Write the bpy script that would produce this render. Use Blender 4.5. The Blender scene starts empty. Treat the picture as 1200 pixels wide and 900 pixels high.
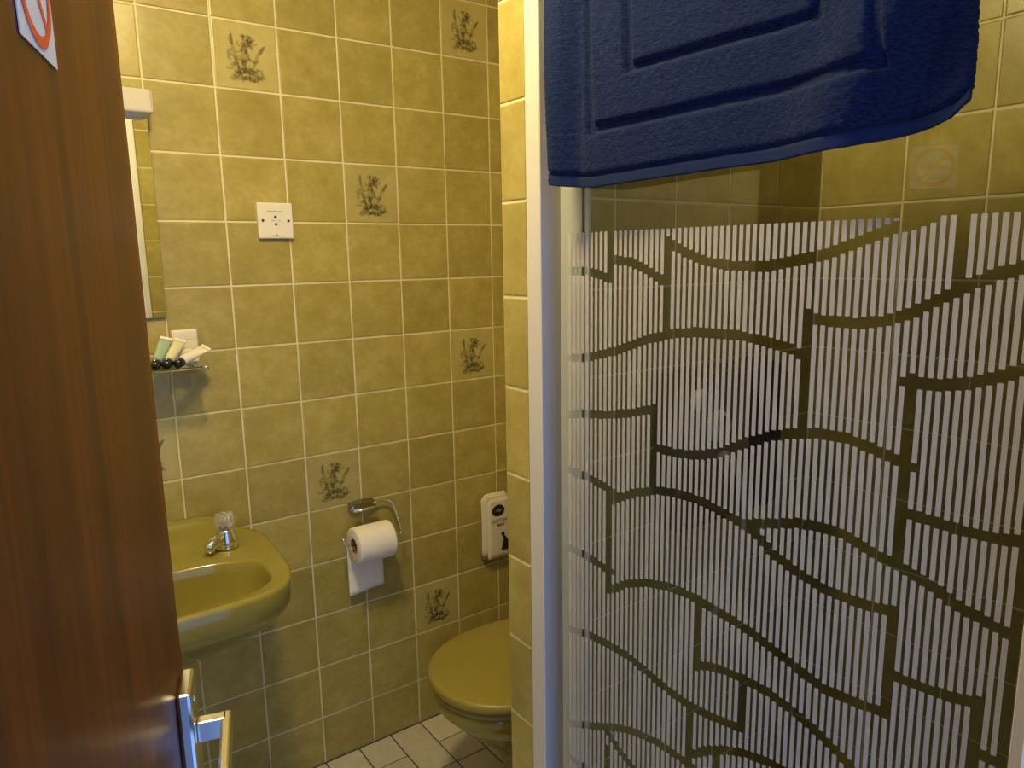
import bpy, bmesh, math, random
import numpy as np
from mathutils import Vector, Matrix

random.seed(7)
SC = bpy.context.scene
COL = SC.collection

# ------------------------------------------------------------------ camera
cam_d = bpy.data.cameras.new('camera'); cam = bpy.data.objects.new('camera', cam_d); COL.objects.link(cam)
YAW, PITCH, ROLL = 0.616539, -0.173574, -0.017014
fw = Vector((math.sin(YAW)*math.cos(PITCH), math.cos(YAW)*math.cos(PITCH), math.sin(PITCH)))
rt = Vector((math.cos(YAW), -math.sin(YAW), 0)); up = rt.cross(fw)
rt2 = math.cos(ROLL)*rt+math.sin(ROLL)*up; up2 = -math.sin(ROLL)*rt+math.cos(ROLL)*up
cm = Matrix((rt2, up2, -fw)).transposed().to_4x4(); cm.translation = Vector((-0.31735, -1.81024, 1.39684))
cam.matrix_world = cm
cam_d.sensor_width = 36; cam_d.lens = 850.26/1200*36; cam_d.clip_start = 0.01
SC.camera = cam

# ------------------------------------------------------------------ world, lights, exposure
w = bpy.data.worlds.new('daylight'); SC.world = w; w.use_nodes = True
w.node_tree.nodes['Background'].inputs[0].default_value = (0.25, 0.46, 1.0, 1)
w.node_tree.nodes['Background'].inputs[1].default_value = 1.35
SC.view_settings.view_transform = 'Standard'; SC.view_settings.look = 'None'
SC.view_settings.gamma = 1; SC.view_settings.use_curve_mapping = False
SC.view_settings.exposure = 0.0
LAMP_POS = (-0.04, -0.95, 2.26); LAMP_COL = (1.0, 0.775, 0.365); LAMP_STRENGTH = 200.0

# ------------------------------------------------------------------ helpers
def tag(o, label=None, cat=None, group=None, kind=None):
    if label: o['label'] = label
    if cat: o['category'] = cat
    if group: o['group'] = group
    if kind: o['kind'] = kind
    return o

def link(name, me, mat=None, parent=None, smooth=None):
    if mat is not None and not me.materials: me.materials.append(mat)
    if smooth is not None:
        for p in me.polygons: p.use_smooth = smooth
    o = bpy.data.objects.new(name, me); COL.objects.link(o); o.parent = parent
    return o

def empty(name, loc=(0, 0, 0), rz=0):
    o = bpy.data.objects.new(name, None); COL.objects.link(o)
    o.location = loc; o.rotation_euler = (0, 0, rz); o.empty_display_size = .05
    return o

def mesh_bm(bm, name='m'):
    bmesh.ops.recalc_face_normals(bm, faces=bm.faces)
    me = bpy.data.meshes.new(name); bm.to_mesh(me); bm.free(); return me

def box_bm(bm, lo, hi, bev=0, seg=2, mat=None):
    r = bmesh.ops.create_cube(bm, size=1); vs = r['verts']
    for v in vs:
        v.co = Vector([lo[i] if v.co[i] < 0 else hi[i] for i in range(3)])
    if bev:
        es = list({e for v in vs for e in v.link_edges})
        rb = bmesh.ops.bevel(bm, geom=es, offset=bev, segments=seg, affect='EDGES', profile=.5)
        vs = list({v for f in rb['faces'] for v in f.verts} | {v for v in vs if v.is_valid})
    if mat is not None:
        bmesh.ops.transform(bm, matrix=mat, verts=vs)

def box(name, lo, hi, mat, parent=None, bev=0, seg=2, smooth=None):
    bm = bmesh.new(); box_bm(bm, lo, hi, bev, seg)
    return link(name, mesh_bm(bm), mat, parent, smooth)

def boxes(name, lst, mat, parent=None, bev=0):
    bm = bmesh.new()
    for lo, hi in lst: box_bm(bm, lo, hi, bev)
    return link(name, mesh_bm(bm), mat, parent)

def loft_me(rings, cap0=True, cap1=True, close=True, name='loft'):
    vs, fs = [], []; n = len(rings[0])
    for r in rings: vs += [tuple(p) for p in r]
    for i in range(len(rings)-1):
        for j in range(n if close else n-1):
            k = (j+1) % n
            fs.append((i*n+j, i*n+k, (i+1)*n+k, (i+1)*n+j))
    if cap0: fs.append(tuple(range(n))[::-1])
    if cap1: fs.append(tuple((len(rings)-1)*n+j for j in range(n)))
    me = bpy.data.meshes.new(name); me.from_pydata(vs, [], fs)
    bm = bmesh.new(); bm.from_mesh(me); bmesh.ops.recalc_face_normals(bm, faces=bm.faces); bm.to_mesh(me); bm.free()
    return me

def lathe_me(prof, n=28, M=None, cap=True):
    """prof: (radius, height) pairs about the z axis"""
    M = M or Matrix.Identity(4)
    rings = [[M @ Vector((r*math.cos(2*math.pi*j/n), r*math.sin(2*math.pi*j/n), h)) for j in range(n)] for r, h in prof]
    return loft_me(rings, cap, cap)

def frame_along(a, b, upv=(0, 0, 1)):
    a, b = Vector(a), Vector(b); z = (b-a).normalized(); u = Vector(upv)
    if abs(z.dot(u)) > .99: u = Vector((1, 0, 0))
    x = u.cross(z).normalized(); y = z.cross(x)
    m = Matrix((x, y, z)).transposed().to_4x4(); m.translation = a
    return m

def tube_me(pts, r, n=10, sub=0):
    P = [Vector(p) for p in pts]
    for _ in range(sub):
        Q = [P[0]]
        for a, b in zip(P[:-1], P[1:]): Q += [a*.75+b*.25, a*.25+b*.75]
        Q.append(P[-1]); P = Q
    rings = []; ref = None
    for i, p in enumerate(P):
        d = (P[min(i+1, len(P)-1)]-P[max(i-1, 0)]).normalized()
        if ref is None:
            ref = d.orthogonal().normalized()
        ref = (ref-d*ref.dot(d)).normalized(); b = d.cross(ref)
        rr = r[i] if isinstance(r, (list, tuple)) else r
        rings.append([p+ref*rr*math.cos(2*math.pi*k/n)+b*rr*math.sin(2*math.pi*k/n) for k in range(n)])
    return loft_me(rings)

def add_text(name, body, size, M, mat, parent, extrude=0.0002, align='CENTER'):
    c = bpy.data.curves.new(name, 'FONT'); c.body = body; c.size = size; c.extrude = extrude
    c.align_x = align; c.align_y = 'CENTER'; c.resolution_u = 3
    t = bpy.data.objects.new('tmp_text', c); COL.objects.link(t)
    dg = bpy.context.evaluated_depsgraph_get()
    me = bpy.data.meshes.new_from_object(t.evaluated_get(dg))
    bpy.data.objects.remove(t); bpy.data.curves.remove(c)
    me.materials.clear(); me.transform(M)
    return link(name, me, mat, parent)

# ------------------------------------------------------------------ materials
def new_mat(name):
    m = bpy.data.materials.new(name); m.use_nodes = True
    nt = m.node_tree; return m, nt, nt.nodes['Principled BSDF']

def plain(name, col, rough=.5, metal=0, coat=0, spec=.5, noise=0, nscale=30, bump=0, bscale=200, trans=0, sheen=0, ior=1.45):
    m, nt, b = new_mat(name)
    b.inputs['Base Color'].default_value = (*col, 1); b.inputs['Roughness'].default_value = rough
    b.inputs['Metallic'].default_value = metal; b.inputs['Coat Weight'].default_value = coat
    b.inputs['Specular IOR Level'].default_value = spec; b.inputs['Transmission Weight'].default_value = trans
    b.inputs['Sheen Weight'].default_value = sheen; b.inputs['IOR'].default_value = ior
    if noise or bump:
        tc = nt.nodes.new('ShaderNodeTexCoord')
    if noise:
        n = nt.nodes.new('ShaderNodeTexNoise'); n.inputs['Scale'].default_value = nscale; n.inputs['Detail'].default_value = 4
        r = nt.nodes.new('ShaderNodeMix'); r.data_type = 'RGBA'
        r.inputs['A'].default_value = (*[c*(1-noise) for c in col], 1); r.inputs['B'].default_value = (*[min(1, c*(1+noise)) for c in col], 1)
        nt.links.new(tc.outputs['Object'], n.inputs['Vector']); nt.links.new(n.outputs['Fac'], r.inputs['Factor'])
        nt.links.new(r.outputs['Result'], b.inputs['Base Color'])
    if bump:
        n = nt.nodes.new('ShaderNodeTexNoise'); n.inputs['Scale'].default_value = bscale
        bp = nt.nodes.new('ShaderNodeBump'); bp.inputs['Strength'].default_value = bump; bp.inputs['Distance'].default_value = .002
        nt.links.new(tc.outputs['Object'], n.inputs['Vector']); nt.links.new(n.outputs['Fac'], bp.inputs['Height'])
        nt.links.new(bp.outputs['Normal'], b.inputs['Normal'])
    return m

def tile_mat(name, dark, mid, light, rough=.3):
    """mottled glazed ceramic, every tile with its own cloudiness"""
    m, nt, b = new_mat(name); N, L = nt.nodes, nt.links
    tc = N.new('ShaderNodeTexCoord'); oi = N.new('ShaderNodeObjectInfo')
    off = N.new('ShaderNodeVectorMath'); off.operation = 'MULTIPLY_ADD'
    comb = N.new('ShaderNodeCombineXYZ')
    for k in range(3): L.new(oi.outputs['Random'], comb.inputs[k])
    sc = N.new('ShaderNodeVectorMath'); sc.operation = 'SCALE'; sc.inputs['Scale'].default_value = 37
    L.new(comb.outputs[0], sc.inputs[0])
    ad = N.new('ShaderNodeVectorMath'); ad.operation = 'ADD'; L.new(tc.outputs['Object'], ad.inputs[0]); L.new(sc.outputs[0], ad.inputs[1])
    n1 = N.new('ShaderNodeTexNoise'); n1.inputs['Scale'].default_value = 16; n1.inputs['Detail'].default_value = 5; n1.inputs['Roughness'].default_value = .6
    n2 = N.new('ShaderNodeTexNoise'); n2.inputs['Scale'].default_value = 70; n2.inputs['Detail'].default_value = 3
    L.new(ad.outputs[0], n1.inputs['Vector']); L.new(ad.outputs[0], n2.inputs['Vector'])
    mx = N.new('ShaderNodeMath'); mx.operation = 'MULTIPLY_ADD'; mx.inputs[1].default_value = .25
    L.new(n2.outputs['Fac'], mx.inputs[0])
    m2 = N.new('ShaderNodeMath'); m2.operation = 'MULTIPLY'; m2.inputs[1].default_value = .75
    L.new(n1.outputs['Fac'], m2.inputs[0]); L.new(m2.outputs[0], mx.inputs[2])
    cr = N.new('ShaderNodeValToRGB'); e = cr.color_ramp.elements
    e[0].position = .3; e[0].color = (*dark, 1); e[1].position = .68; e[1].color = (*light, 1)
    k = e.new(.5); k.color = (*mid, 1)
    L.new(mx.outputs[0], cr.inputs['Fac'])
    hsv = N.new('ShaderNodeHueSaturation'); mr = N.new('ShaderNodeMapRange')
    mr.inputs['To Min'].default_value = .90; mr.inputs['To Max'].default_value = 1.08
    L.new(oi.outputs['Random'], mr.inputs['Value']); L.new(mr.outputs[0], hsv.inputs['Value']); L.new(cr.outputs['Color'], hsv.inputs['Color'])
    L.new(hsv.outputs['Color'], b.inputs['Base Color'])
    b.inputs['Roughness'].default_value = rough
    bp = N.new('ShaderNodeBump'); bp.inputs['Strength'].default_value = .12; bp.inputs['Distance'].default_value = .002
    L.new(n1.outputs['Fac'], bp.inputs['Height']); L.new(bp.outputs['Normal'], b.inputs['Normal'])
    return m

def wood_mat():
    m, nt, b = new_mat('mahogany_veneer'); N, L = nt.nodes, nt.links
    tc = N.new('ShaderNodeTexCoord'); mp = N.new('ShaderNodeMapping'); mp.inputs['Scale'].default_value = (55, 55, 2.2)
    L.new(tc.outputs['Object'], mp.inputs['Vector'])
    n1 = N.new('ShaderNodeTexNoise'); n1.inputs['Scale'].default_value = 1; n1.inputs['Detail'].default_value = 6; n1.inputs['Roughness'].default_value = .62; n1.inputs['Distortion'].default_value = .35
    mp2 = N.new('ShaderNodeMapping'); mp2.inputs['Scale'].default_value = (9, 9, .7); L.new(tc.outputs['Object'], mp2.inputs['Vector'])
    n2 = N.new('ShaderNodeTexNoise'); n2.inputs['Scale'].default_value = 1; n2.inputs['Detail'].default_value = 3
    L.new(mp.outputs[0], n1.inputs['Vector']); L.new(mp2.outputs[0], n2.inputs['Vector'])
    mx = N.new('ShaderNodeMath'); mx.operation = 'MULTIPLY_ADD'; mx.inputs[1].default_value = .55
    h = N.new('ShaderNodeMath'); h.operation = 'MULTIPLY'; h.inputs[1].default_value = .45
    L.new(n1.outputs['Fac'], mx.inputs[0]); L.new(n2.outputs['Fac'], h.inputs[0]); L.new(h.outputs[0], mx.inputs[2])
    cr = N.new('ShaderNodeValToRGB'); e = cr.color_ramp.elements
    e[0].position = .34; e[0].color = (.042, .009, .002, 1); e[1].position = .68; e[1].color = (.205, .053, .007, 1)
    k = e.new(.5); k.color = (.112, .025, .0035, 1)
    L.new(mx.outputs[0], cr.inputs['Fac']); L.new(cr.outputs['Color'], b.inputs['Base Color'])
    b.inputs['Roughness'].default_value = .38; b.inputs['Specular IOR Level'].default_value = .22
    return m

def glass_mat(name, tint=(1, 1, 1), ior=1.45, rough=0.0):
    m = bpy.data.materials.new(name); m.use_nodes = True; nt = m.node_tree; nt.nodes.clear(); N, L = nt.nodes, nt.links
    out = N.new('ShaderNodeOutputMaterial'); mix = N.new('ShaderNodeMixShader'); fr = N.new('ShaderNodeFresnel'); fr.inputs['IOR'].default_value = ior
    t = N.new('ShaderNodeBsdfTransparent'); t.inputs[0].default_value = (*tint, 1)
    g = N.new('ShaderNodeBsdfGlossy'); g.inputs['Roughness'].default_value = rough
    ge = N.new('ShaderNodeNewGeometry'); mi = N.new('ShaderNodeMath'); mi.operation = 'MULTIPLY_ADD'
    mi.inputs[1].default_value = 1/ior-ior; mi.inputs[2].default_value = ior      # same reflectance on both faces of the thin pane
    L.new(ge.outputs['Backfacing'], mi.inputs[0]); L.new(mi.outputs[0], fr.inputs['IOR'])
    L.new(fr.outputs[0], mix.inputs[0]); L.new(t.outputs[0], mix.inputs[1]); L.new(g.outputs[0], mix.inputs[2]); L.new(mix.outputs[0], out.inputs['Surface'])
    return m

def seethrough(name, col, clear, rough=.5):
    """printed enamel or a stain that lets part of the light through"""
    m, nt, b = new_mat(name); N, L = nt.nodes, nt.links
    b.inputs['Base Color'].default_value = (*col, 1); b.inputs['Roughness'].default_value = rough
    b.inputs['Alpha'].default_value = 1-clear
    return m

MT = {}
MT['tile'] = tile_mat('olive_wall_tile', (.322, .268, .066), (.388, .326, .092), (.460, .396, .140))
MT['tile_pale'] = tile_mat('pale_decor_tile', (.39, .335, .112), (.43, .372, .138), (.475, .418, .172))
MT['print'] = seethrough('olive_transfer_print', (.19, .155, .055), .72, .35)
MT['grout'] = plain('cream_grout', (.72, .66, .42), .8, noise=.08, nscale=40)
MT['plaster'] = plain('cream_plaster', (.70, .66, .52), .7, noise=.05, nscale=6)
MT['ceiling'] = plain('white_ceiling_paint', (.72, .70, .64), .8, noise=.03, nscale=8)
MT['floor_tile'] = tile_mat('white_floor_tile', (.50, .47, .38), (.56, .53, .44), (.62, .59, .50), .4)
MT['floor_grout'] = plain('dark_floor_grout', (.10, .085, .06), .9, noise=.2)
MT['wood'] = wood_mat()
MT['white_paint'] = plain('white_gloss_paint', (.80, .78, .72), .3, noise=.03, nscale=5)
MT['white_alu'] = plain('white_coated_aluminium', (.60, .59, .57), .32, noise=.02, nscale=12)
MT['alu'] = plain('satin_aluminium', (.75, .77, .80), .24, metal=1, noise=.03, nscale=20)
MT['handle'] = plain('satin_nickel', (.82, .82, .80), .2, metal=1, noise=.03, nscale=20)
MT['chrome'] = plain('chrome', (.80, .80, .80), .08, metal=1)
MT['acrylic'] = plain('clear_acrylic_head', (.92, .93, .92), .08, trans=.75, ior=1.45)
MT['olive'] = plain('olive_sanitary_glaze', (.27, .235, .046), .13, coat=.4, noise=.03, nscale=6)
MT['olive_lid'] = plain('olive_plastic', (.27, .225, .05), .33, noise=.04, nscale=9)
MT['glass'] = glass_mat('clear_safety_glass', (.93, .95, .93), 1.5)
MT['shelf_glass'] = glass_mat('shelf_glass', (.72, .84, .78), 1.5)
MT['mirror'] = plain('silvered_mirror', (.86, .88, .86), .02, metal=1)
MT['enamel'] = seethrough('white_enamel_print', (.48, .465, .44), .20, .45)
MT['seal'] = plain('black_rubber_seal', (.02, .018, .015), .6)
MT['pale_seal'] = plain('pale_seal', (.55, .52, .46), .5)
MT['paper'] = plain('white_tissue', (.82, .79, .74), .9, noise=.03, nscale=60, bump=.3, bscale=300)
MT['card'] = plain('brown_card', (.22, .13, .08), .9)
MT['plate'] = plain('white_moulded_plastic', (.80, .77, .70), .35)
MT['strip'] = plain('aged_white_plastic', (.56, .53, .46), .4)
MT['pinhole'] = plain('dark_hole', (.03, .025, .02), .8)
MT['ink'] = plain('grey_ink', (.22, .20, .17), .8)
MT['black_ink'] = plain('black_ink', (.015, .015, .02), .6)
MT['bag'] = plain('white_paper_bag', (.70, .66, .56), .7, noise=.05, nscale=30)
MT['red'] = plain('red_sign_ink', (.75, .085, .03), .45)
MT['sign'] = plain('white_sign_vinyl', (.70, .72, .74), .4)
MT['cap'] = plain('black_gloss_cap', (.012, .012, .012), .15, coat=.5)
MT['teal'] = plain('teal_gel_tube', (.30, .44, .36), .25, coat=.3)
MT['tube_pale'] = plain('pale_green_tube', (.62, .62, .44), .3, coat=.3)
MT['tube_white'] = plain('white_tube', (.80, .76, .68), .3, coat=.3)
MT['packet'] = plain('white_packet', (.78, .73, .62), .6, noise=.04, nscale=50)
MT['shower_case'] = plain('charcoal_case', (.012, .011, .012), .35)
MT['cover'] = plain('dark_chrome', (.42, .40, .36), .12, metal=1)
MT['shower_face'] = plain('slate_blue_panel', (.040, .042, .070), .4)
MT['dial'] = plain('grey_dial', (.42, .40, .38), .35)
MT['hose'] = plain('pale_hose', (.45, .42, .36), .35)
def lamp_mat():
    m = bpy.data.materials.new('lit_opal_glass'); m.use_nodes = True; nt = m.node_tree; nt.nodes.clear()
    o = nt.nodes.new('ShaderNodeOutputMaterial'); e = nt.nodes.new('ShaderNodeEmission')
    e.inputs[0].default_value = (*LAMP_COL, 1); e.inputs[1].default_value = LAMP_STRENGTH
    nt.links.new(e.outputs[0], o.inputs['Surface']); return m
MT['lamp'] = lamp_mat()
def terry():
    m, nt, b = new_mat('navy_terry'); N, L = nt.nodes, nt.links
    tc = N.new('ShaderNodeTexCoord'); mp = N.new('ShaderNodeMapping'); mp.inputs['Scale'].default_value = (170, 170, 420)
    L.new(tc.outputs['Object'], mp.inputs['Vector'])
    n = N.new('ShaderNodeTexNoise'); n.inputs['Scale'].default_value = 1; n.inputs['Detail'].default_value = 5; n.inputs['Roughness'].default_value = .7
    L.new(mp.outputs[0], n.inputs['Vector'])
    cr = N.new('ShaderNodeValToRGB'); e = cr.color_ramp.elements
    e[0].position = .3; e[0].color = (.003, .007, .030, 1); e[1].position = .72; e[1].color = (.014, .029, .105, 1)
    L.new(n.outputs['Fac'], cr.inputs['Fac']); L.new(cr.outputs['Color'], b.inputs['Base Color'])
    b.inputs['Roughness'].default_value = .95; b.inputs['Specular IOR Level'].default_value = .1
    b.inputs['Sheen Weight'].default_value = .10; b.inputs['Sheen Roughness'].default_value = .4; b.inputs['Sheen Tint'].default_value = (.35, .5, .9, 1)
    bp = N.new('ShaderNodeBump'); bp.inputs['Strength'].default_value = .9; bp.inputs['Distance'].default_value = .0025
    L.new(n.outputs['Fac'], bp.inputs['Height']); L.new(bp.outputs['Normal'], b.inputs['Normal'])
    return m
MT['terry'] = terry()
MT['hem'] = plain('navy_woven_hem', (.010, .022, .075), .9, noise=.25, nscale=400, spec=.15)
# ------------------------------------------------------------------ the room shell
CEIL = 2.26; XF = 1.159; YE = -1.63
ROWS = [0.0] + [.1395+.15*k for k in range(15)] + [CEIL]

def axes(origin, r, u):
    r, u = Vector(r), Vector(u); n = r.cross(u)
    m = Matrix((r, u, n)).transposed().to_4x4(); m.translation = Vector(origin); return m

_tc = {}
def tile_mesh(w_, h_, mat, gap=.0042, th=.0045):
    key = (round(w_, 4), round(h_, 4), mat.name)
    if key in _tc: return _tc[key]
    def ring(i, z):
        a, b = w_/2-gap/2-i, h_/2-gap/2-i
        return [(-a, -b, z), (a, -b, z), (a, b, z), (-a, b, z)]
    me = loft_me([ring(0, -th), ring(0, -.0012), ring(.0007, -.0004), ring(.0026, 0)], cap0=False)
    me.materials.append(mat); _tc[key] = me; return me

def place_tile(parent, P, r, u, w_, h_, mat=None, name='tile', jig=.0004):
    o = bpy.data.objects.new(name, tile_mesh(w_, h_, mat or MT['tile'])); COL.objects.link(o); o.parent = parent
    m = axes(P, r, u)
    m = m @ Matrix.Rotation(random.uniform(-.0025, .0025), 4, 'X') @ Matrix.Rotation(random.uniform(-.0025, .0025), 4, 'Y')
    m.translation = Vector(P)+Vector(r).cross(Vector(u))*random.uniform(-jig, jig)
    o.matrix_local = m
    return o

def ribbon(vs, fs, pts, w0, w1, z):
    P = [Vector(p) for p in pts]
    for _ in range(2):
        Q = [P[0]]
        for a, b in zip(P[:-1], P[1:]): Q += [a*.75+b*.25, a*.25+b*.75]
        Q.append(P[-1]); P = Q
    n = len(P); b0 = len(vs)
    for i, p in enumerate(P):
        d = (P[min(i+1, n-1)]-P[max(i-1, 0)]).normalized(); t = i/(n-1); ww = (w0*(1-t)+w1*t)*(.35+1.3*t*(1-t)*2)
        q = Vector((-d.y, d.x))
        vs += [(*(p+q*ww/2), z), (*(p-q*ww/2), z)]
    for i in range(n-1): fs.append((b0+2*i, b0+2*i+1, b0+2*i+3, b0+2*i+2))

def blob(vs, fs, c, rx, ry, a, z, n=8):
    b0 = len(vs)
    for k in range(n):
        t = 2*math.pi*k/n; x, y = rx*math.cos(t), ry*math.sin(t)*(1 if k % 2 else .75)
        vs.append((c[0]+x*math.cos(a)-y*math.sin(a), c[1]+x*math.sin(a)+y*math.cos(a), z))
    fs.append(tuple(range(b0, b0+n)))

def floral_mesh():
    R = random.Random(3); vs, fs = [], []; z = .0004
    S = [([(-.020, -.03), (-.024, 0), (-.030, .022), (-.031, .050)], .005, .002), ([(-.03, .046), (-.033, .035), (-.030, .022)], .004, .005),
         ([(.012, -.03), (.022, -.008), (.030, .010), (.045, .026)], .004, .004), ([(.044, .028), (.036, .016), (.032, .008)], .003, .005),
         ([(-.006, -.035), (-.006, 0), (.000, .020), (.006, .036)], .007, .006), ([(-.022, -.01), (-.034, .004), (-.042, -.006), (-.034, -.012)], .003, .003),
         ([(-.043, .002), (-.034, .010), (-.030, .012)], .004, .003), ([(-.036, -.022), (-.028, -.020), (-.020, -.015)], .004, .004),
         ([(.002, .040), (.012, .043), (.016, .036), (.006, .032)], .004, .004), ([(-.004, .026), (.010, .024), (.018, .014)], .004, .003),
         ([(.004, -.004), (.014, -.010), (.024, -.012), (.026, -.006)], .004, .003), ([(-.03, -.048), (-.018, -.036), (0, -.03), (.016, -.034), (.034, -.048)], .006, .006),
         ([(-.034, -.042), (-.020, -.052), (0, -.046), (.02, -.054), (.036, -.040)], .004, .004)]
    for i, (p, a, b) in enumerate(S): ribbon(vs, fs, p, a*2.2, b*2.2, z+i*.00001)
    for k in range(85):
        t = R.random()
        if t < .5: c = (R.gauss(0, .019), R.uniform(-.054, -.026))
        elif t < .85: c = (R.gauss(-.003, .011), R.uniform(-.03, .030))
        else: c = (R.gauss(.004, .010), R.uniform(.026, .046))
        blob(vs, fs, c, R.uniform(.004, .010), R.uniform(.0022, .0050), R.uniform(0, 3.14), z+.0002+k*.000004)
    me = bpy.data.meshes.new('floral_print'); me.from_pydata(vs, [], fs); me.materials.append(MT['print']); return me
FLORAL = floral_mesh()

floor = tag(box('floor', (-.6, -1.73, -.1), (1.26, .1, -.0016), MT['floor_grout']), kind='structure')
ceiling = tag(box('ceiling', (-.6, -1.73, CEIL), (1.26, .1, CEIL+.1), MT['ceiling']), kind='structure')
wall_left = tag(box('wall_left', (-.6, .0018, 0), (1.26, .1, CEIL), MT['grout']), kind='structure')
wall_far = tag(box('wall_far', (XF+.0018, -1.73, 0), (1.26, .0018, CEIL), MT['grout']), kind='structure')
wall_near = tag(box('wall_near', (-.6, -1.73, 0), (-.5, .0018, CEIL), MT['plaster']), kind='structure')
wall_front = tag(boxes('wall_front', [((-.5, -1.73, 0), (-.435, YE-.0018, CEIL)), ((.320, -1.73, 0), (XF+.0018, YE-.0018, CEIL)), ((-.435, -1.73, 2.03), (.320, YE-.0018, CEIL))], MT['grout']), kind='structure')
wall_partition = tag(box('wall_partition', (.3718, -.8852, 0), (XF+.0018, -.8185, CEIL), MT['grout']), kind='structure')

DECOR = {(1, 0), (3, 2), (5, -1), (5, 5), (2, 7), (4, 10), (-1, 6)}   # (column, row from the top line)
XC = [-.5, -.45] + [.15*c for c in range(-2, 8)] + [XF]
for i in range(len(XC)-1):
    for j in range(len(ROWS)-1):
        x0, x1, z0, z1 = XC[i], XC[i+1], ROWS[j], ROWS[j+1]
        c, r = round(x0/.15), round(12.93-z1/.15)
        dec = (c, r) in DECOR and x1-x0 > .14
        t = place_tile(wall_left, ((x0+x1)/2, 0, (z0+z1)/2), (1, 0, 0), (0, 0, 1), x1-x0, z1-z0, MT['tile_pale'] if dec else None, 'decorated_tile' if dec else 'tile')
        if dec:
            f = bpy.data.objects.new('floral_print', FLORAL); COL.objects.link(f); f.parent = t
NR = [0.0] + [.1327+.15*k for k in range(15)] + [CEIL]
for j in range(len(NR)-1):      # the narrow end of the partition, facing the door
    place_tile(wall_partition, (.37, -.852, (NR[j]+NR[j+1])/2), (0, -1, 0), (0, 0, 1), .069, NR[j+1]-NR[j])
PX = [.375, .409, .559, .709, .859, 1.009, XF]
for i in range(len(PX)-1):
    for j in range(len(ROWS)-1):
        place_tile(wall_partition, ((PX[i]+PX[i+1])/2, -.887, (ROWS[j]+ROWS[j+1])/2), (1, 0, 0), (0, 0, 1), PX[i+1]-PX[i], ROWS[j+1]-ROWS[j])
FY = [-.887, -1.063, -1.213, -1.363, -1.513, YE]
for i in range(len(FY)-1):
    for j in range(len(ROWS)-1):
        place_tile(wall_far, (XF, (FY[i]+FY[i+1])/2, (ROWS[j]+ROWS[j+1])/2), (0, -1, 0), (0, 0, 1), FY[i]-FY[i+1], ROWS[j+1]-ROWS[j])
EX = [.332, .482, .632]
for i in range(2):
    for j in range(len(ROWS)-1):
        place_tile(wall_front, ((EX[i]+EX[i+1])/2, YE, (ROWS[j]+ROWS[j+1])/2), (-1, 0, 0), (0, 0, 1), .15, ROWS[j+1]-ROWS[j])
# floor: 100 x 200 mm tiles in staggered columns
for c in range(-5, 12):
    x0, x1 = c*.1, min((c+1)*.1, XF)
    if c % 2 == 0: ys = [0, -.113, -.217] + [-.217-.2*k for k in range(1, 7)]
    else: ys = [0, -.215] + [-.215-.2*k for k in range(1, 7)] 
    ys = [y for y in ys if y > YE+.03] + [YE]
    for a, b in zip(ys[:-1], ys[1:]):
        if x0 > .36 and b < -.8 : continue
        place_tile(floor, ((x0+x1)/2, (a+b)/2, 0), (1, 0, 0), (0, 1, 0), x1-x0, a-b, MT['floor_tile'], jig=.0002)
for c in range(4, 12):      # floor inside the shower and under the partition
    for k in range(4):
        place_tile(floor, (c*.1+.05 if c < 11 else 1.13, -.90-.2*k+(0 if k < 3 else .005), 0), (1, 0, 0), (0, 1, 0), .1 if c < 11 else .058, .2, MT['floor_tile'], jig=.0002)

# doorway lining and casing
trim_1 = tag(boxes('trim_1', [((-.435, -1.735, 0), (-.418, YE, 2.03)), ((.306, -1.735, 0), (.320, YE, 2.03)), ((-.435, -1.735, 2.013), (.320, YE, 2.03)),
     ((-.49, YE, 0), (-.425, YE+.014, 2.08)), ((.310, YE, 0), (.330, YE+.010, 2.08)), ((-.49, YE, 2.022), (.330, YE+.010, 2.08))], MT['white_paint']), kind='structure')

# ------------------------------------------------------------------ the open door
DA = math.radians(15.9)
DV = Vector((math.sin(DA), math.cos(DA), 0)); DN = Vector((DV.y, -DV.x, 0))
LATCH = Vector((-.2005, -1.046, 0)); DW = .70
HINGE = LATCH-DV*DW
DM = Matrix((DV, DN, Vector((0, 0, 1)))).transposed().to_4x4(); DM.translation = HINGE   # local x: hinge to latch, y: into the room, z up
door = box('door_1', (0, -.036, .008), (DW, 0, 1.99), MT['wood'], None, bev=.0015, seg=1)
door.matrix_world = DM; tag(door, kind='structure')
def dpart(name, me, mat, parent=door): return link(name, me, mat, parent)
bm = bmesh.new(); box_bm(bm, (DW-.071, 0, .815), (DW-.018, .0135, .992), .0035)
plate = dpart('handle_plate', mesh_bm(bm), MT['handle'])
bm = bmesh.new(); box_bm(bm, (DW-.052, .0135, .927), (DW-.038, .042, .949), .002)
stem = dpart('handle_stem', mesh_bm(bm), MT['handle'])
def dring(x, y0, y1, h, zc): return [(x, y0, zc-h/2), (x, y1, zc-h/2), (x, y1, zc+h/2), (x, y0, zc+h/2)]
bm = bmesh.new(); box_bm(bm, (DW-.165, .036, .926), (DW-.037, .046, .949), .0025)
lever = dpart('lever', mesh_bm(bm), MT['handle'])
for zz in (.84, .972):
    dpart('screw', lathe_me([(.0045, 0), (.0045, .0006), (.003, .0012)], 12, Matrix.Translation((DW-.045, .0135, zz)) @ Matrix.Rotation(-math.pi/2, 4, 'X')), MT['chrome'], plate)
for zz in (.25, 1.70):
    bm = bmesh.new(); box_bm(bm, (-.006, -.004, zz), (.006, .006, zz+.09), .002); dpart('hinge', mesh_bm(bm), MT['chrome'])

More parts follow.
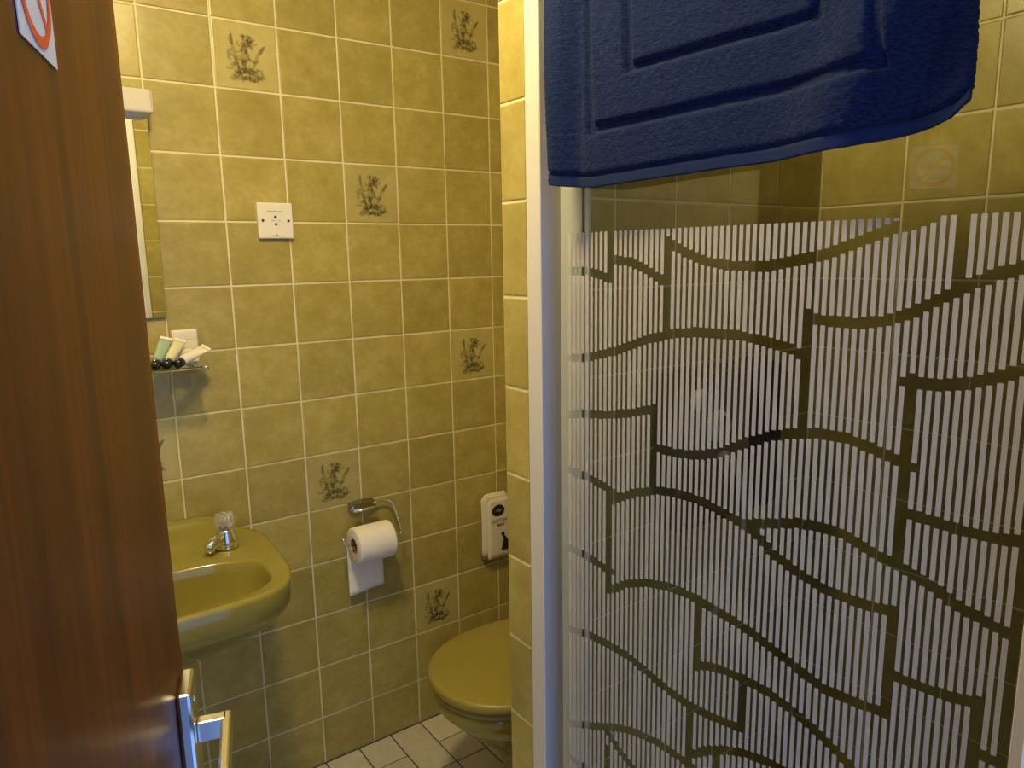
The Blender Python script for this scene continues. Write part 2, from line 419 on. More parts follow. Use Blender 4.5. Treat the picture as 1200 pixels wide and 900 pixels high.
# no smoking sticker, on the door face
def on_door(P): return (Vector(P)-HINGE).dot(DV)
sx0 = on_door((-.292, -1.370, 0)); sx1 = on_door((-.272, -1.299, 0)); sz = 1.507; sw = sx1-sx0
sign = empty('no_smoking_sign'); sm_ = Matrix((DV, Vector((0, 0, 1)), DN)).transposed().to_4x4(); sm_.translation = HINGE+DV*(sx0+sx1)/2+DN*.0004+Vector((0, 0, sz+sw/2)); sign.matrix_world = sm_
tag(sign, 'white square sticker with a red no smoking ring on the brown door', 'sign')
bm = bmesh.new(); box_bm(bm, (-sw/2, -sw/2, 0), (sw/2, sw/2, .0005)); link('backing', mesh_bm(bm), MT['sign'], sign)
def annulus(r0, r1, z, n=48):
    vs = [(r*math.cos(2*math.pi*k/n), r*math.sin(2*math.pi*k/n), z) for r in (r0, r1) for k in range(n)]
    fs = [(k, (k+1) % n, n+(k+1) % n, n+k) for k in range(n)]
    me = bpy.data.meshes.new('ring'); me.from_pydata(vs, [], fs); return me
bm = bmesh.new(); box_bm(bm, (-.020, -.0035, .0004), (.008, .0035, .0006)); link('cigarette', mesh_bm(bm), MT['black_ink'], sign)
bm = bmesh.new(); box_bm(bm, (.010, -.0035, .0004), (.020, .0035, .0006)); link('cigarette_tip', mesh_bm(bm), MT['ink'], sign)
rr = sw*.46
link('ring', annulus(rr-.0062, rr, .0009), MT['red'], sign)
bm = bmesh.new(); box_bm(bm, (-rr+.004, -.0026, .0005), (rr-.004, .0026, .0008), mat=Matrix.Rotation(math.radians(-45), 4, 'Z')); link('slash', mesh_bm(bm), MT['red'], sign)

# ------------------------------------------------------------------ ceiling lamp
lamp = empty('ceiling_lamp', LAMP_POS); tag(lamp, 'round opal glass ceiling lamp lighting the small bathroom', 'lamp')
link('base', lathe_me([(.10, -.02), (.10, 0)], 32), MT['white_paint'], lamp)
link('opal_dome', lathe_me([(.004, -.085), (.045, -.078), (.07, -.06), (.085, -.04), (.09, -.0205)], 32), MT['lamp'], lamp, True)
# ------------------------------------------------------------------ wash basin
BX = -.112
def basin_ring(a, yb, yf, n, z, N=72, taper=0, zf=None):
    out = []; yc = (yb+yf)/2; b = (yb-yf)/2
    for k in range(N):
        t = 2*math.pi*(k+.5)/N; c, s = math.cos(t), math.sin(t)
        x = a*math.copysign(abs(c)**(2/n), c); y = yc+b*math.copysign(abs(s)**(2/n), s)
        f = max(0, min(1, (yb-y)/(yb-yf))); x *= 1-taper*f**2.5
        out.append((BX+x, y, zf(x, y, z) if zf else z))
    return out
def back_up(x, y, z):
    u = max(0, 1-max(0, abs(x)-.165)/.085); u = u*u*(3-2*u)
    v = max(0, min(1, (y+.045)/.04))
    return z+.046*u*v
rings = [basin_ring(.10, -.02, -.22, 3, .560), basin_ring(.15, -.01, -.30, 3, .580), basin_ring(.210, -.006, -.375, 3.6, .630),
         basin_ring(.245, -.004, -.416, 4.5, .668, taper=.11), basin_ring(.259, -.003, -.434, 5, .686, taper=.12), basin_ring(.264, -.003, -.441, 5, .700, taper=.12),
         basin_ring(.267, -.003, -.444, 5, .742, taper=.12, zf=back_up), basin_ring(.2655, -.004, -.4425, 5, .7475, taper=.12, zf=back_up),
         basin_ring(.262, -.008, -.439, 5, .7505, taper=.12, zf=back_up), basin_ring(.254, -.016, -.432, 5, .7505, taper=.12, zf=back_up), basin_ring(.246, -.034, -.425, 4.6, .747, taper=.12, zf=back_up),
         basin_ring(.230, -.10, -.415, 3.8, .744, taper=.11),
         basin_ring(.217, -.180, -.410, 3.2, .7425, taper=.06), basin_ring(.2135, -.1845, -.4075, 3.1, .7405, taper=.05), basin_ring(.211, -.188, -.405, 3.0, .735, taper=.05),
         basin_ring(.207, -.191, -.402, 2.9, .715, taper=.04), basin_ring(.196, -.197, -.394, 2.7, .675), basin_ring(.175, -.207, -.378, 2.5, .638), basin_ring(.13, -.225, -.35, 2.3, .612), basin_ring(.07, -.25, -.322, 2, .602), basin_ring(.02, -.275, -.297, 2, .600)]
basin = empty('wash_basin', (BX, 0, 0)); tag(basin, 'olive green ceramic wash basin hung on the tiled wall', 'basin')
def bpart(name, me, mat, smooth=True, parent=basin):
    if parent is basin: me.transform(Matrix.Translation((-BX, 0, 0)))
    return link(name, me, mat, parent, smooth)
bpart('bowl', loft_me(rings), MT['olive'])
bpart('waste', lathe_me([(.021, .6005), (.021, .6025), (.012, .6015)], 24, Matrix.Translation((BX, -.286, 0))), MT['chrome'])
def tap(x, y, mirror):
    t = empty('basin_tap', (x, y, .7462))
    link('base', lathe_me([(.0265, 0), (.0265, .003), (.025, .005), (.0285, .012), (.0275, .018), (.022, .032), (.0195, .038), (.019, .043)], 28), MT['chrome'], t, True)
    d = Vector((-.86*mirror, -.52, 0)).normalized()
    o = Vector((0, 0, .019)); sp = link('spout', tube_me([o, o+d*.02+Vector((0, 0, .004)), o+d*.040+Vector((0, 0, .002)), o+d*.050+Vector((0, 0, -.003)), o+d*.052+Vector((0, 0, -.013))], [.016, .0150, .0135, .0125, .0115], 16), MT['chrome'], t, True)
    h = []
    for z, r, k in ((.043, .015, 0), (.046, .0185, .05), (.052, .0205, .10), (.070, .0210, .10), (.079, .0195, .10), (.083, .015, .05), (.084, .006, 0)):
        h.append([(r*(1+k*math.cos(6*2*math.pi*j/36))*math.cos(2*math.pi*j/36), r*(1+k*math.cos(6*2*math.pi*j/36))*math.sin(2*math.pi*j/36), z) for j in range(36)])
    hd = link('head', loft_me(h), MT['acrylic'], t, False)
    link('head_core', lathe_me([(.007, .042), (.007, .070), (.004, .074)], 14), MT['chrome'], t, True)
    link('cap_disc', lathe_me([(.010, .0842), (.010, .0852), (.006, .0858)], 20), MT['chrome'], t, True)
    return t
tag(tap(.060, -.122, 1), 'chrome pillar tap with clear faceted head on the olive basin', 'tap')

# ------------------------------------------------------------------ mirror and strip light over it
mir = empty('wall_mirror', (0, -.004, 0), math.radians(1.75)); tag(mir, 'frameless wall mirror above the glass shelf, beside the door edge', 'mirror')
bm = bmesh.new(); box_bm(bm, (-.30, -.004, 1.274), (0.001, 0, 1.712), .0008, 1); link('pane', mesh_bm(bm), MT['mirror'], mir)
for xx in (-.29, -.06):
    for z0 in (1.27, 1.705):
        bm = bmesh.new(); box_bm(bm, (xx, -.006, z0), (xx+.012, -.0041, z0+.010)); link('clip', mesh_bm(bm), MT['chrome'], mir)
sl = empty('strip_light', (-.2, 0, 1.73)); tag(sl, 'unlit white strip light box above the wall mirror', 'light')
bm = bmesh.new(); box_bm(bm, (-.21, -.060, -.021), (.204, -.0005, .027), .004); link('body', mesh_bm(bm), MT['strip'], sl)
bm = bmesh.new(); box_bm(bm, (.2041, -.056, -.018), (.2055, -.004, .024)); link('end_cap', mesh_bm(bm), MT['strip'], sl)

# ------------------------------------------------------------------ shaver socket
so = empty('shaver_socket', (.2635, 0, 1.4925)); tag(so, 'square white shaver socket plate on the tiled wall', 'socket')
bm = bmesh.new(); box_bm(bm, (-.0425, -.012, -.0425), (.0425, -.0002, .0425), .003); link('plate', mesh_bm(bm), MT['plate'], so)
RX = Matrix.Rotation(math.pi/2, 4, 'X')
for dx, dz, r in ((-.031, 0, .0032), (.031, 0, .0032), (-.0005, .0085, .0034), (.0, -.0085, .0034)):
    link('screw' if abs(dx) > .02 else 'pin_hole', lathe_me([(r, 0), (r, .0006)], 14, Matrix.Translation((dx, -.012, dz)) @ RX), MT['pinhole'], so)
FT = lambda x, y, z: Matrix.Translation((x, y, z)) @ RX
add_text('lettering', 'SHAVERS ONLY', .0056, FT(0, -.0123, .0215), MT['ink'], so)
add_text('lettering', '240V    115V', .0042, FT(0, -.0123, .0), MT['ink'], so)
bm = bmesh.new(); box_bm(bm, (-.014, -.0124, -.0375), (.017, -.0119, -.0355)); box_bm(bm, (-.002, -.0124, -.0345), (.003, -.0119, -.0325)); link('maker_mark', mesh_bm(bm), MT['ink'], so)

# ------------------------------------------------------------------ glass shelf and the toiletries on it
SZ = 1.169
sh = empty('glass_shelf', (0, 0, SZ)); tag(sh, 'small glass wall shelf holding toiletries under the mirror', 'shelf')
bm = bmesh.new(); box_bm(bm, (-.40, -.113, -.006), (.046, -.004, 0), .001, 1); link('pane', mesh_bm(bm), MT['shelf_glass'], sh)
link('gallery_rail', tube_me([(.050, -.001, -.003), (.050, -.113, -.003)], .0035), MT['chrome'], sh, True)
link('front_rail', tube_me([(-.40, -.116, -.004), (.050, -.116, -.004)], .0022), MT['chrome'], sh, True)
link('end_knob', lathe_me([(.004, 0), (.006, .002), (.006, .009), (.003, .011)], 16, Matrix.Translation((.047, -.116, -.003)) @ Matrix.Rotation(math.pi/2, 4, 'Y')), MT['chrome'], sh, True)
link('wall_rose', lathe_me([(.011, 0), (.011, .004), (.006, .006)], 20, FT(.050, 0, -.003)), MT['chrome'], sh, True)

def sachet_tube(label, cap, tip, r, mat, flat):
    """squeeze tube standing on its cap end and leaning back, crimped at the top"""
    M = frame_along(cap, tip, (1, 0, 0)); L_ = (Vector(tip)-Vector(cap)).length
    t = empty('toiletry_tube'); tag(t, label, 'toiletry')
    link('cap', lathe_me([(r*.55, -.012), (r*.86, -.011), (r*.95, -.004), (r*.95, .006), (r*.8, .0075)], 20, M), MT['cap'], t, True)
    rg = []
    for k in range(9):
        f = k/8; z = .0078+(L_-.0078)*f; fl = f**1.4
        a, b = r*(1+flat*fl), r*(1-fl)+.0008
        rg.append([M @ Vector((b*math.cos(2*math.pi*j/20), a*math.sin(2*math.pi*j/20), z)) for j in range(20)])
    link('body', loft_me(rg), mat, t, True)
    a = r*(1+flat); bm = bmesh.new(); box_bm(bm, (-.0011, -a, L_-.001), (.0011, a, L_+.006), mat=M); link('crimp', mesh_bm(bm), MT['tube_white'], t)
    return t
sachet_tube('teal gel tube with black cap, leftmost on the glass shelf', (-.046, -.098, SZ+.0118), (-.012, -.042, 1.228), .0110, MT['teal'], .14)
sachet_tube('pale green tube with black cap between the teal and white tubes', (-.0225, -.098, SZ+.0118), (.016, -.046, 1.222), .0110, MT['tube_pale'], .14)
sachet_tube('white tube with black cap lying rightmost on the glass shelf', (.0015, -.102, SZ+.0115), (.064, -.066, 1.204), .0108, MT['tube_white'], .15)
def packet(name, lo, hi, rz, rx, loc, label, cat):
    bm = bmesh.new(); box_bm(bm, lo, hi, .003, 2)
    o = empty(name, loc); o.rotation_euler = (rx, 0, rz); tag(o, label, cat)
    link('wrapper', mesh_bm(bm), MT['packet'], o)
    w_ = hi[0]-lo[0]; bm = bmesh.new(); box_bm(bm, (lo[0]+.004, lo[1]-.0012, hi[2]-.022), (hi[0]-.004, lo[1]+.001, hi[2]-.004), .0005, 1); link('flap', mesh_bm(bm), MT['packet'], o)
    return o
packet('soap_packet', (-.028, -.018, 0), (.028, 0, .076), .05, 0, (.030, -.010, SZ), 'white paper packet standing upright at the back of the shelf', 'packet')
packet('soap_bar_packet', (-.020, -.020, 0), (.020, 0, .034), -.2, 0, (.022, -.036, SZ), 'small white wrapped soap under the leaning white tube', 'soap')

# ------------------------------------------------------------------ toilet paper
h = empty('paper_holder', (.445, 0, .73)); tag(h, 'chrome wire toilet paper holder on the olive tiles', 'holder')
rg = []
for k in range(9):
    a = k/8; x = -.037+.075*a; bul = math.sin(math.pi*a)
    rg.append([(x, -.001, -.012), (x, -.012-.006*bul, -.012), (x, -.018-.006*bul, -.004), (x, -.016-.004*bul, .006+.004*bul), (x, -.004, .010+.006*bul), (x, -.001, .010+.006*bul)])
link('cover', loft_me(rg), MT['cover'], h, False)
link('clamp_bar', tube_me([(-.034, -.028, -.007), (.036, -.029, -.005)], .0042), MT['chrome'], h, True)
link('wire', tube_me([(.03, -.016, .003), (.075, -.018, .005), (.086, -.030, -.010), (.089, -.062, -.070), (.089, -.066, -.084), (.080, -.066, -.086), (.0, -.066, -.086), (-.068, -.066, -.085), (-.076, -.064, -.078), (-.080, -.056, -.062)], .0028, 8, 1), MT['chrome'], h, True)
ro = empty('toilet_roll', (.4455, -.066, .642)); tag(ro, 'white toilet roll on the chrome wire holder', 'toilet roll')
MY = Matrix.Rotation(math.pi/2, 4, 'Y')
prof = [(.0215, -.053), (.047, -.053), (.0495, -.051), (.050, -.046), (.050, .046), (.0495, .051), (.047, .053), (.0215, .053)]
link('paper', lathe_me(prof+[prof[0]], 48, MY, False), MT['paper'], ro, True)
link('core', lathe_me([(.0213, -.0525), (.0213, .0525), (.0200, .0525), (.0200, -.0525), (.0213, -.0525)], 32, MY, False), MT['card'], ro, True)
vs, fs = [], []
for i in range(14):
    f = i/13; z = -.002-.148*f
    for k in range(8):
        g = k/7; x = -.052+.104*g
        vs.append((x-.003*f, .0502-.006*f*f+.0012*math.sin(7*g+4*f)*f, z-(.010*(1-g)*f)))
for i in range(13):
    for k in range(7): fs.append((i*8+k, i*8+k+1, (i+1)*8+k+1, (i+1)*8+k))
me = bpy.data.meshes.new('sheet'); me.from_pydata(vs, [], fs); sheet = link('loose_sheet', me, MT['paper'], ro, True)
md = sheet.modifiers.new('thickness', 'SOLIDIFY'); md.thickness = .0008; md.offset = 0

# ------------------------------------------------------------------ sanitary bags
bg = empty('sanitary_bag_pack', (.88, 0, .575)); tag(bg, 'pack of white printed sanitary bags on the wall beside the toilet', 'bags')
def bag_sheet(name, x0, x1, z0, z1, y, curl, parent=bg):
    vs, fs = [], []; n = 14
    for i in range(n+1):
        f = i/n; z = z0+(z1-z0)*f
        for k in range(7):
            g = k/6; x = x0+(x1-x0)*g
            cut = .014*max(0, f-.93)/.07
            x = max(x0+cut, min(x1-cut, x))
            vs.append((x, y-curl*math.sin(math.pi*f)*.5-.002*math.sin(math.pi*g), z))
    for i in range(n):
        for k in range(6): fs.append((i*7+k, i*7+k+1, (i+1)*7+k+1, (i+1)*7+k))
    me = bpy.data.meshes.new(name); me.from_pydata(vs, [], fs); o = link(name, me, MT['bag'], parent, True)
    s = o.modifiers.new('t', 'SOLIDIFY'); s.thickness = .0015; s.offset = 1
    return o
for k, (dx, dz, y) in enumerate(((0, 0, -.008), (.003, .004, -.014), (-.001, .001, -.020), (.010, -.012, -.026))):
    bag_sheet('paper_bag', -.046+dx, .046+dx, -.094+dz, .100+dz, y, .006)
bm = bmesh.new(); box_bm(bm, (-.046, -.022, -.106), (.052, -.0005, -.094), .002); link('holder_tray', mesh_bm(bm), MT['card'], bg)
BF = -.0335
def disc(rx, rz, cx, cz, n=30, rot=0):
    vs = [(cx+rx*math.cos(2*math.pi*k/n)*math.cos(rot)-rz*math.sin(2*math.pi*k/n)*math.sin(rot), BF, cz+rx*math.cos(2*math.pi*k/n)*math.sin(rot)+rz*math.sin(2*math.pi*k/n)*math.cos(rot)) for k in range(n)]
    me = bpy.data.meshes.new('d'); me.from_pydata(vs, [], [tuple(range(n))]); return me
link('black_oval', disc(.023, .0185, .002, .050), MT['black_ink'], bg)
link('oval_mark', (lambda m: (m.transform(Matrix.Translation((0, -.0004, 0))), m)[1])(disc(.011, .005, .002, .050)), MT['ink'], bg)
add_text('lettering', 'SANITARY', .0145, FT(.008, BF, .0165), MT['ink'], bg)
add_text('lettering', 'BAG', .0130, FT(.010, BF, .002), MT['black_ink'], bg)
# small printed figure in a long skirt
fig = [(.010, -.082), (.016, -.060), (.021, -.048), (.017, -.043), (.020, -.036), (.026, -.036), (.030, -.043), (.034, -.049), (.043, -.058), (.050, -.082)]
me = bpy.data.meshes.new('figure'); me.from_pydata([(x, BF, z) for x, z in fig], [], [tuple(range(len(fig)))]); link('printed_figure', me, MT['black_ink'], bg)
link('printed_head', disc(.006, .0075, .018, -.029), MT['black_ink'], bg)

# ------------------------------------------------------------------ toilet
TY = -.455
def egg(xf, xb, hw, z, nf=2.1, nb=2.6, N=64):
    xm = xf+(xb-xf)*.46; out = []
    for k in range(N):
        t = 2*math.pi*k/N; c, s = math.cos(t), math.sin(t)
        if c < 0: x = xm-(xm-xf)*abs(c)**(2/nf); y = hw*math.copysign(abs(s)**(2/nf), s)
        else: x = xm+(xb-xm)*abs(c)**(2/nb); y = hw*math.copysign(abs(s)**(2/nb), s)
        out.append((x, TY+y, z))
    return out
wc = empty('toilet', (.62, TY, 0)); tag(wc, 'olive green toilet with closed lid behind the tiled partition', 'toilet')
def wpart(name, me, mat): me.transform(Matrix.Translation((-.62, -TY, 0))); return link(name, me, mat, wc, True)
wpart('bowl', loft_me([egg(.59, .95, .105, 0), egg(.59, .95, .105, .02), egg(.615, .93, .088, .08), egg(.60, .92, .090, .16), egg(.545, .92, .110, .22), egg(.475, .91, .145, .29), egg(.435, .90, .166, .335), egg(.428, .89, .170, .365), egg(.432, .885, .166, .372)]), MT['olive'])
wpart('seat', loft_me([egg(0.4370, .87, .168, .3722), egg(0.4270, .872, .176, .376), egg(0.4250, .874, .178, .386), egg(0.4330, .87, .172, .392)]), MT['olive_lid'])
wpart('lid', loft_me([egg(0.4260, .875, .178, .3925), egg(0.4190, .878, .184, .396), egg(0.4170, .88, .186, .402), egg(0.4170, .88, .186, .410), egg(0.4205, .878, .1835, .4155), egg(0.4280, .872, .177, .4185), egg(0.4590, .85, .150, .4195), egg(0.5290, .78, .09, .4205)]), MT['olive_lid'])
bm = bmesh.new(); box_bm(bm, (.93, TY-.20, .36), (1.10, TY+.20, .74), .02, 3); wpart('cistern', mesh_bm(bm), MT['olive'])
bm = bmesh.new(); box_bm(bm, (.92, TY-.21, .74), (1.11, TY+.21, .77), .01, 3); wpart('cistern_lid', mesh_bm(bm), MT['olive'])
# ------------------------------------------------------------------ shower screen
GA = math.radians(7.76)
GM = Matrix(((math.sin(GA), math.cos(GA), 0), (-math.cos(GA), math.sin(GA), 0), (0, 0, 1))).to_4x4()
GM.translation = Vector((.368, -.955, 0))      # local x: along the glass away from the partition, y: into the shower, z up
scr = empty('shower_screen'); scr.matrix_world = GM
tag(scr, 'white framed shower screen with striped wave pattern on clear glass', 'shower screen')
def sbox(name, lo, hi, mat, bev=.001, parent=scr):
    bm = bmesh.new(); box_bm(bm, lo, hi, bev, 1); return link(name, mesh_bm(bm), mat, parent)
TOP = 1.93
def to_local(p): return GM.inverted() @ Vector(p)
# wall channel square to the partition, then an angled pivot profile
def prism(name, pts, z0, z1, mat, parent=scr):
    r0 = [to_local((x, y, z0)) for x, y in pts]; r1 = [to_local((x, y, z1)) for x, y in pts]
    return link(name, loft_me([r0, r1]), mat, parent)
prism('wall_channel', [(.3690, -.8885), (.3690, -.9210), (.3703, -.9225), (.4120, -.9225), (.4120, -.8885)], .03, TOP, MT['white_alu'])
prism('pivot_profile', [(.4125, -.9225), (.4125, -.8890), (.4300, -.8890), (.4300, -.9400), (.4180, -.9400), (.4180, -.9225)], .03, TOP, MT['white_alu'])
sbox('inner_stile', (.010, .0045, .03), (.0525, .022, TOP), MT['white_alu'])
sbox('black_seal', (.0530, .0035, .03), (.0565, .008, TOP), MT['seal'], .0005)
sbox('pale_seal', (.0570, .0035, .03), (.0660, .0085, TOP), MT['pale_seal'], .0005)
sbox('end_post', (.619, -.012, .03), (.672, .022, TOP), MT['white_alu'])
sbox('top_rail', (.015, -.010, TOP-.03), (.618, .018, TOP), MT['white_alu'], .002)
sbox('bottom_rail', (.015, -.010, .03), (.618, .018, .07), MT['white_alu'], .002)
pane = sbox('glass_pane', (.006, -.002, .07), (.6165, .002, TOP-.03), MT['glass'], 0)
CUR = [[(0.111,1.432),(0.111,1.364)],
[(0.026,1.375),(0.068,1.375),(0.089,1.371),(0.112,1.364)],
[(0.112,1.391),(0.144,1.387),(0.173,1.376),(0.201,1.361)],
[(0.2015,1.413),(0.2015,1.298)],
[(0.203,1.412),(0.225,1.401),(0.256,1.388),(0.291,1.382),(0.34,1.381),(0.37,1.387),(0.413,1.395),(0.445,1.408),(0.476,1.419),(0.495,1.423),(0.514,1.43)],
[(0.026,1.247),(0.065,1.25),(0.117,1.264),(0.146,1.275),(0.181,1.287),(0.215,1.295),(0.243,1.299),(0.277,1.3),(0.311,1.299),(0.344,1.294),(0.371,1.289),(0.388,1.282)],
[(0.391,1.329),(0.391,1.193)],
[(0.39,1.324),(0.417,1.322),(0.445,1.321),(0.472,1.325),(0.498,1.335),(0.52,1.348),(0.538,1.358),(0.551,1.366),(0.568,1.373),(0.588,1.38),(0.597,1.383)],
[(0.539,1.43),(0.539,1.358)],
[(0.025,1.161),(0.065,1.167),(0.105,1.171),(0.147,1.18),(0.19,1.193)],
[(0.1875,1.193),(0.1875,1.079)],
[(0.19,1.139),(0.225,1.137),(0.258,1.141),(0.288,1.15),(0.317,1.166),(0.35,1.181),(0.376,1.19),(0.412,1.196),(0.443,1.195),(0.471,1.188),(0.492,1.182),(0.508,1.176)],
[(0.5035,1.267),(0.5035,1.075)],
[(0.497,1.264),(0.523,1.264),(0.549,1.268),(0.571,1.276),(0.596,1.286),(0.605,1.29)],
[(0.025,1.076),(0.066,1.072),(0.093,1.066),(0.112,1.061),(0.125,1.056)],
[(0.112,1.044),(0.157,1.067),(0.193,1.079),(0.227,1.082),(0.26,1.081),(0.291,1.074),(0.321,1.066),(0.341,1.057),(0.365,1.037),(0.402,1.022),(0.43,1.014),(0.464,1.011),(0.499,1.013)],
[(0.33,1.067),(0.355,1.074),(0.394,1.085),(0.418,1.087),(0.443,1.086),(0.481,1.072),(0.505,1.066),(0.534,1.056),(0.561,1.042),(0.593,1.032),(0.615,1.027),(0.626,1.026)],
[(0.506,1.126),(0.533,1.124),(0.557,1.121),(0.586,1.121),(0.61,1.124),(0.62,1.125)],
[(0.1135,1.056),(0.1135,0.906)],
[(0.024,0.949),(0.065,0.947),(0.103,0.938),(0.115,0.936)],
[(0.114,0.906),(0.145,0.927),(0.18,0.94),(0.212,0.946),(0.252,0.945),(0.29,0.938),(0.339,0.927),(0.362,0.918),(0.409,0.9),(0.437,0.891),(0.472,0.891),(0.502,0.894)],
[(0.499,1.015),(0.499,0.893)],
[(0.502,0.941),(0.535,0.94),(0.565,0.941),(0.59,0.947)],
[(0.5885,0.948),(0.5885,0.867)],
[(0.587,0.892),(0.603,0.891),(0.616,0.89),(0.631,0.891)],
[(0.2645,0.944),(0.2645,0.847)],
[(0.264,0.849),(0.293,0.858),(0.33,0.859),(0.365,0.856),(0.412,0.841),(0.441,0.827),(0.469,0.81),(0.478,0.804)],
[(0.332,0.859),(0.332,0.789)],
[(0.024,0.811),(0.067,0.818),(0.104,0.818),(0.147,0.814),(0.184,0.803),(0.219,0.791),(0.253,0.784),(0.285,0.784),(0.31,0.786),(0.333,0.789)],
[(0.256,0.781),(0.256,0.708)],
[(0.255,0.708),(0.284,0.731),(0.31,0.746),(0.334,0.755),(0.369,0.761),(0.398,0.76)],
[(0.2985,0.737),(0.2985,0.703)],
[(0.023,0.643),(0.067,0.661),(0.105,0.676),(0.135,0.69),(0.164,0.697),(0.201,0.701),(0.239,0.697),(0.269,0.693)],
[(0.109,0.674),(0.129,0.654),(0.162,0.635)]]

PER = .00852
for c in CUR:                       # the upright clear lines each drop exactly one stripe
    if len(c) == 2:
        q = .0763+PER*round((c[0][0]-.0763)/PER); c[:] = [(q, c[0][1]), (q, c[1][1])]
SEG = []
for c in CUR:
    for a, b in zip(c[:-1], c[1:]): SEG.append((*a, *b))
for c in CUR:                       # the wave pattern goes on below, repeated
    if min(p[1] for p in c) > 1.0:
        for a, b in zip(c[:-1], c[1:]): SEG.append((a[0], a[1]-.79, b[0], b[1]-.79))
SEG = np.array(SEG); A0 = SEG[:, :2]; AB = SEG[:, 2:]-SEG[:, :2]; LL = (AB**2).sum(1)
ZS = np.arange(.085, 1.4291, .0016)
vs, fs = [], []
k = -5
while True:
    s0 = .0763+PER*k; k += 1
    if s0 > .612: break
    P = np.stack([np.full_like(ZS, s0), ZS], 1)
    t = np.clip(((P[:, None]-A0[None])*AB[None]).sum(2)/LL[None], 0, 1)
    D = np.sqrt(((P[:, None]-(A0[None]+t[..., None]*AB[None]))**2).sum(2)).min(1)
    on = D > .0053; hw = PER*.30
    i = 0
    while i < len(ZS):
        if on[i]:
            j = i
            while j+1 < len(ZS) and on[j+1]: j += 1
            if j-i > 1:
                b = len(vs); vs += [(s0-hw, -.0023, ZS[i]), (s0+hw, -.0023, ZS[i]), (s0+hw, -.0023, ZS[j]), (s0-hw, -.0023, ZS[j])]
                fs.append((b, b+1, b+2, b+3))
            i = j+1
        else: i += 1
me = bpy.data.meshes.new('striped_print'); me.from_pydata(vs, [], fs)
tag(link('striped_print', me, MT['enamel'], pane), 'white vertical stripes broken by clear wavy lines')

# ------------------------------------------------------------------ bath mat hung over the screen
BOT = [(.020, 1.494), (.0352, 1.491), (.0949, 1.4855), (.1925, 1.4891), (.299, 1.4931), (.3507, 1.4935), (.4067, 1.4962), (.441, 1.4982), (.4804, 1.5038), (.5096, 1.5108), (.5232, 1.5171), (.534, 1.5295)]
def zb(s): return float(np.interp(s, [p[0] for p in BOT], [p[1] for p in BOT]))
def sm(a, b, x):
    t = max(0, min(1, (x-a)/(b-a))); return t*t*(3-2*t)
def groove(d, w): return max(0, 1-(abs(d)/w)**4) if abs(d) < w else 0
NS, NZ = 190, 175
HEM = .016
bm_main = ([], []); R = random.Random(5)
ztop = TOP+.006
def mat_point(g, f):
    """g across 0..1, f: 0 front hem .. 1 over the rail"""
    z0 = zb(.020+.514*g); z = z0+(ztop-z0)*f
    sl = float(np.interp(z, [1.49, 1.606, 1.74, 2.0], [.0345, .0245, .0125, .008])); sr = float(np.interp(z, [1.50, 1.5335, 1.57, 1.61, 1.9], [.524, .5355, .5365, .5345, .532]))
    s = sl+(sr-sl)*g
    rise = z-z0
    hang = 1-sm(1.60, ztop, z)
    # distance in front of the glass: a soft bulge, falling back past a fold near the free end
    off = .013+.012*hang
    off += .010*math.exp(-((s-.045)/.022)**2)*(.5+.5*hang)-.008*math.exp(-((s-.078)/.016)**2)
    ridge = .415+.055*sm(1.50, 1.66, z)
    off += .020*hang*math.exp(-((s-ridge)/.045)**2)
    off -= (.020+.012*hang)*sm(ridge+.015, .535, s)
    off += .006*hang*math.sin(9*s+5*z)
    off += .016*sm(.500, .530, s)*(1-sm(.0, .05, rise))
    off = max(off, .0055+.0095*sm(1.83, 1.885, z))
    # woven flat bands let into the pile
    dl, dr, db = s-sl, sr-s, rise
    gv = 0
    for m, w_ in ((.074, .0085), (.138, .0075)):
        if db > m-w_ and dr > m-w_: gv = max(gv, groove(dl-m, w_))
        if db > m-w_ and dl > m-w_: gv = max(gv, groove(dr-m, w_))
        if dl > m-w_ and dr > m-w_: gv = max(gv, groove(db-m, w_))
    pile = .0075*(1-gv)
    edge = min(dl, dr); pile *= sm(-.004, .008, edge)
    hemk = sm(HEM-.002, HEM+.002, rise)
    if rise < HEM: pile = .0035-.0025*groove(rise-HEM, .003)
    else: pile *= max(.25, hemk)*sm(HEM-.003, HEM+.006, rise) if rise < HEM+.006 else 1
    if gv < .5 and rise > HEM: pile += R.uniform(-.0007, .0007)
    return s, off, pile, z
vs, fs, hemf = [], [], []
for i in range(NZ+1):
    f = (i/NZ)**1.05
    for k in range(NS+1):
        s, off, pile, z = mat_point(k/NS, f)
        jag = R.uniform(-.0010, .0010) if k in (0, NS) else 0
        vs.append((s+jag, -(off+pile), z))
nF = len(vs); W = NS+1
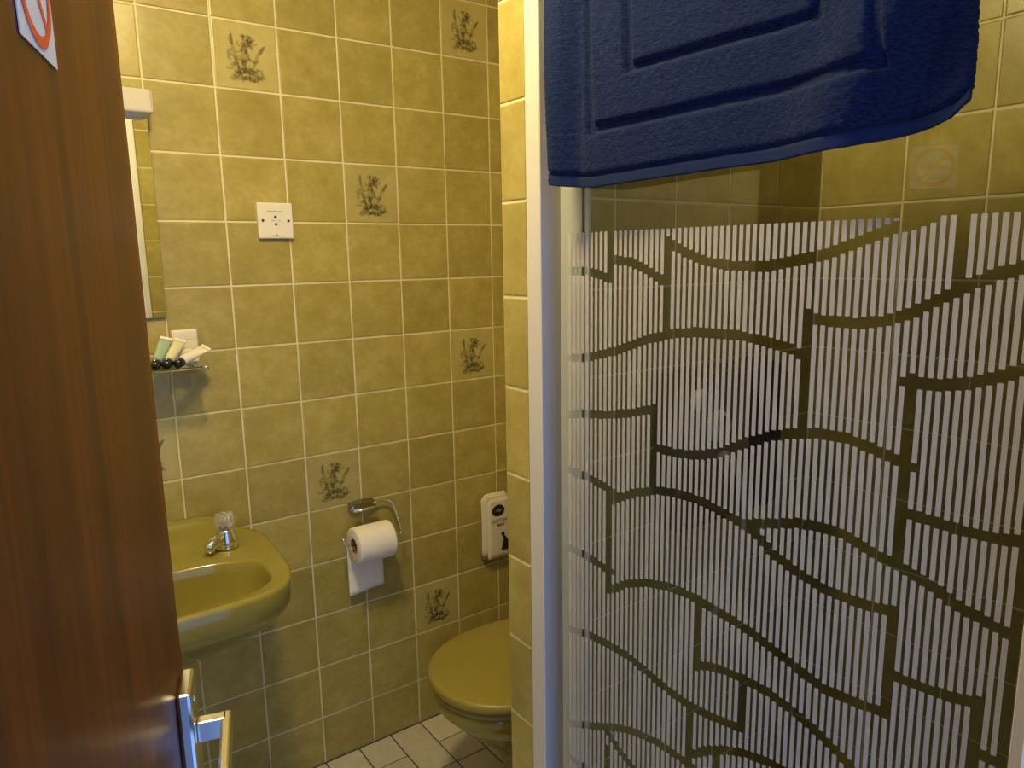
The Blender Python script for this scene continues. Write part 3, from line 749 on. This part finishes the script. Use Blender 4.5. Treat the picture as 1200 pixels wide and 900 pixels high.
# over the rail and down behind the glass
back = [(-.020, .010), (.000, .014), (.022, .010), (.034, -.004)] + [(.036, -.02-.02*k) for k in range(20)]
for (yy, dz) in back:
    for k in range(NS+1):
        g = k/NS; s = .010+(.500-.010)*g+.012*max(0, -dz)*(1-2*g)
        vs.append((s, yy+.004*math.sin(14*g)*min(1, abs(dz)*6)+R.uniform(-.0005, .0005), ztop+dz+(.018*(g-.5) if dz < -.1 else 0)))
rows = len(vs)//W
for i in range(rows-1):
    for k in range(NS):
        fs.append((i*W+k, i*W+k+1, (i+1)*W+k+1, (i+1)*W+k))
bmat = empty('bath_mat'); bmat.matrix_world = GM
tag(bmat, 'navy blue terry bath mat with sunken border lines hung over the shower screen', 'bath mat')
hemrows = [i for i in range(NZ) if (i/NZ)**1.05*(ztop-1.49) < HEM]
cut = len(hemrows)
me = bpy.data.meshes.new('pile'); me.from_pydata(vs, [], [f for n_, f in enumerate(fs) if n_//NS >= cut])
bmx = bmesh.new(); bmx.from_mesh(me); bmesh.ops.delete(bmx, geom=[v for v in bmx.verts if not v.link_faces], context='VERTS'); bmx.to_mesh(me); bmx.free()
o = link('terry_cloth', me, MT['terry'], bmat, True)
md = o.modifiers.new('t', 'SOLIDIFY'); md.thickness = .004; md.offset = 0
me = bpy.data.meshes.new('hem'); me.from_pydata(vs, [], [f for n_, f in enumerate(fs) if n_//NS < cut])
bmx = bmesh.new(); bmx.from_mesh(me); bmesh.ops.delete(bmx, geom=[v for v in bmx.verts if not v.link_faces], context='VERTS'); bmx.to_mesh(me); bmx.free()
o = link('hem', me, MT['hem'], bmat, True)
md = o.modifiers.new('t', 'SOLIDIFY'); md.thickness = .004; md.offset = 0

# ------------------------------------------------------------------ shower unit on the partition, seen through the glass
su = empty('electric_shower', (.80, -.888, 1.04)); tag(su, 'dark electric shower unit with grey dials seen through the shower glass', 'shower unit')
def upart(name, lo, hi, mat, bev): 
    bm = bmesh.new(); box_bm(bm, lo, hi, bev, 3); return link(name, mesh_bm(bm), mat, su)
upart('case', (-.15, -.072, -.150), (.15, -.001, .145), MT['shower_case'], .012)
upart('front_panel', (-.142, -.077, -.030), (.142, -.0722, .137), MT['shower_face'], .002)
for dx, dz, r in ((-.112, .100, .020), (-.060, .045, .030)):
    M = Matrix.Translation((dx, -.077, dz)) @ RX
    d = link('dial', lathe_me([(r, 0), (r, .006), (r*.8, .016), (r*.74, .018)], 28, M), MT['dial'], su, True)
    bm = bmesh.new(); box_bm(bm, (dx-.002, -.098, dz-r*.7), (dx+.002, -.0948, dz+r*.7)); link('pointer', mesh_bm(bm), MT['black_ink'], d)
link('hose', tube_me([(-.05, -.070, -.02), (-.045, -.090, -.005), (-.02, -.092, -.03), (.015, -.088, -.09), (.03, -.082, -.18), (.02, -.06, -.28), (-.02, -.05, -.36)], .0065, 10, 2), MT['hose'], su, True)
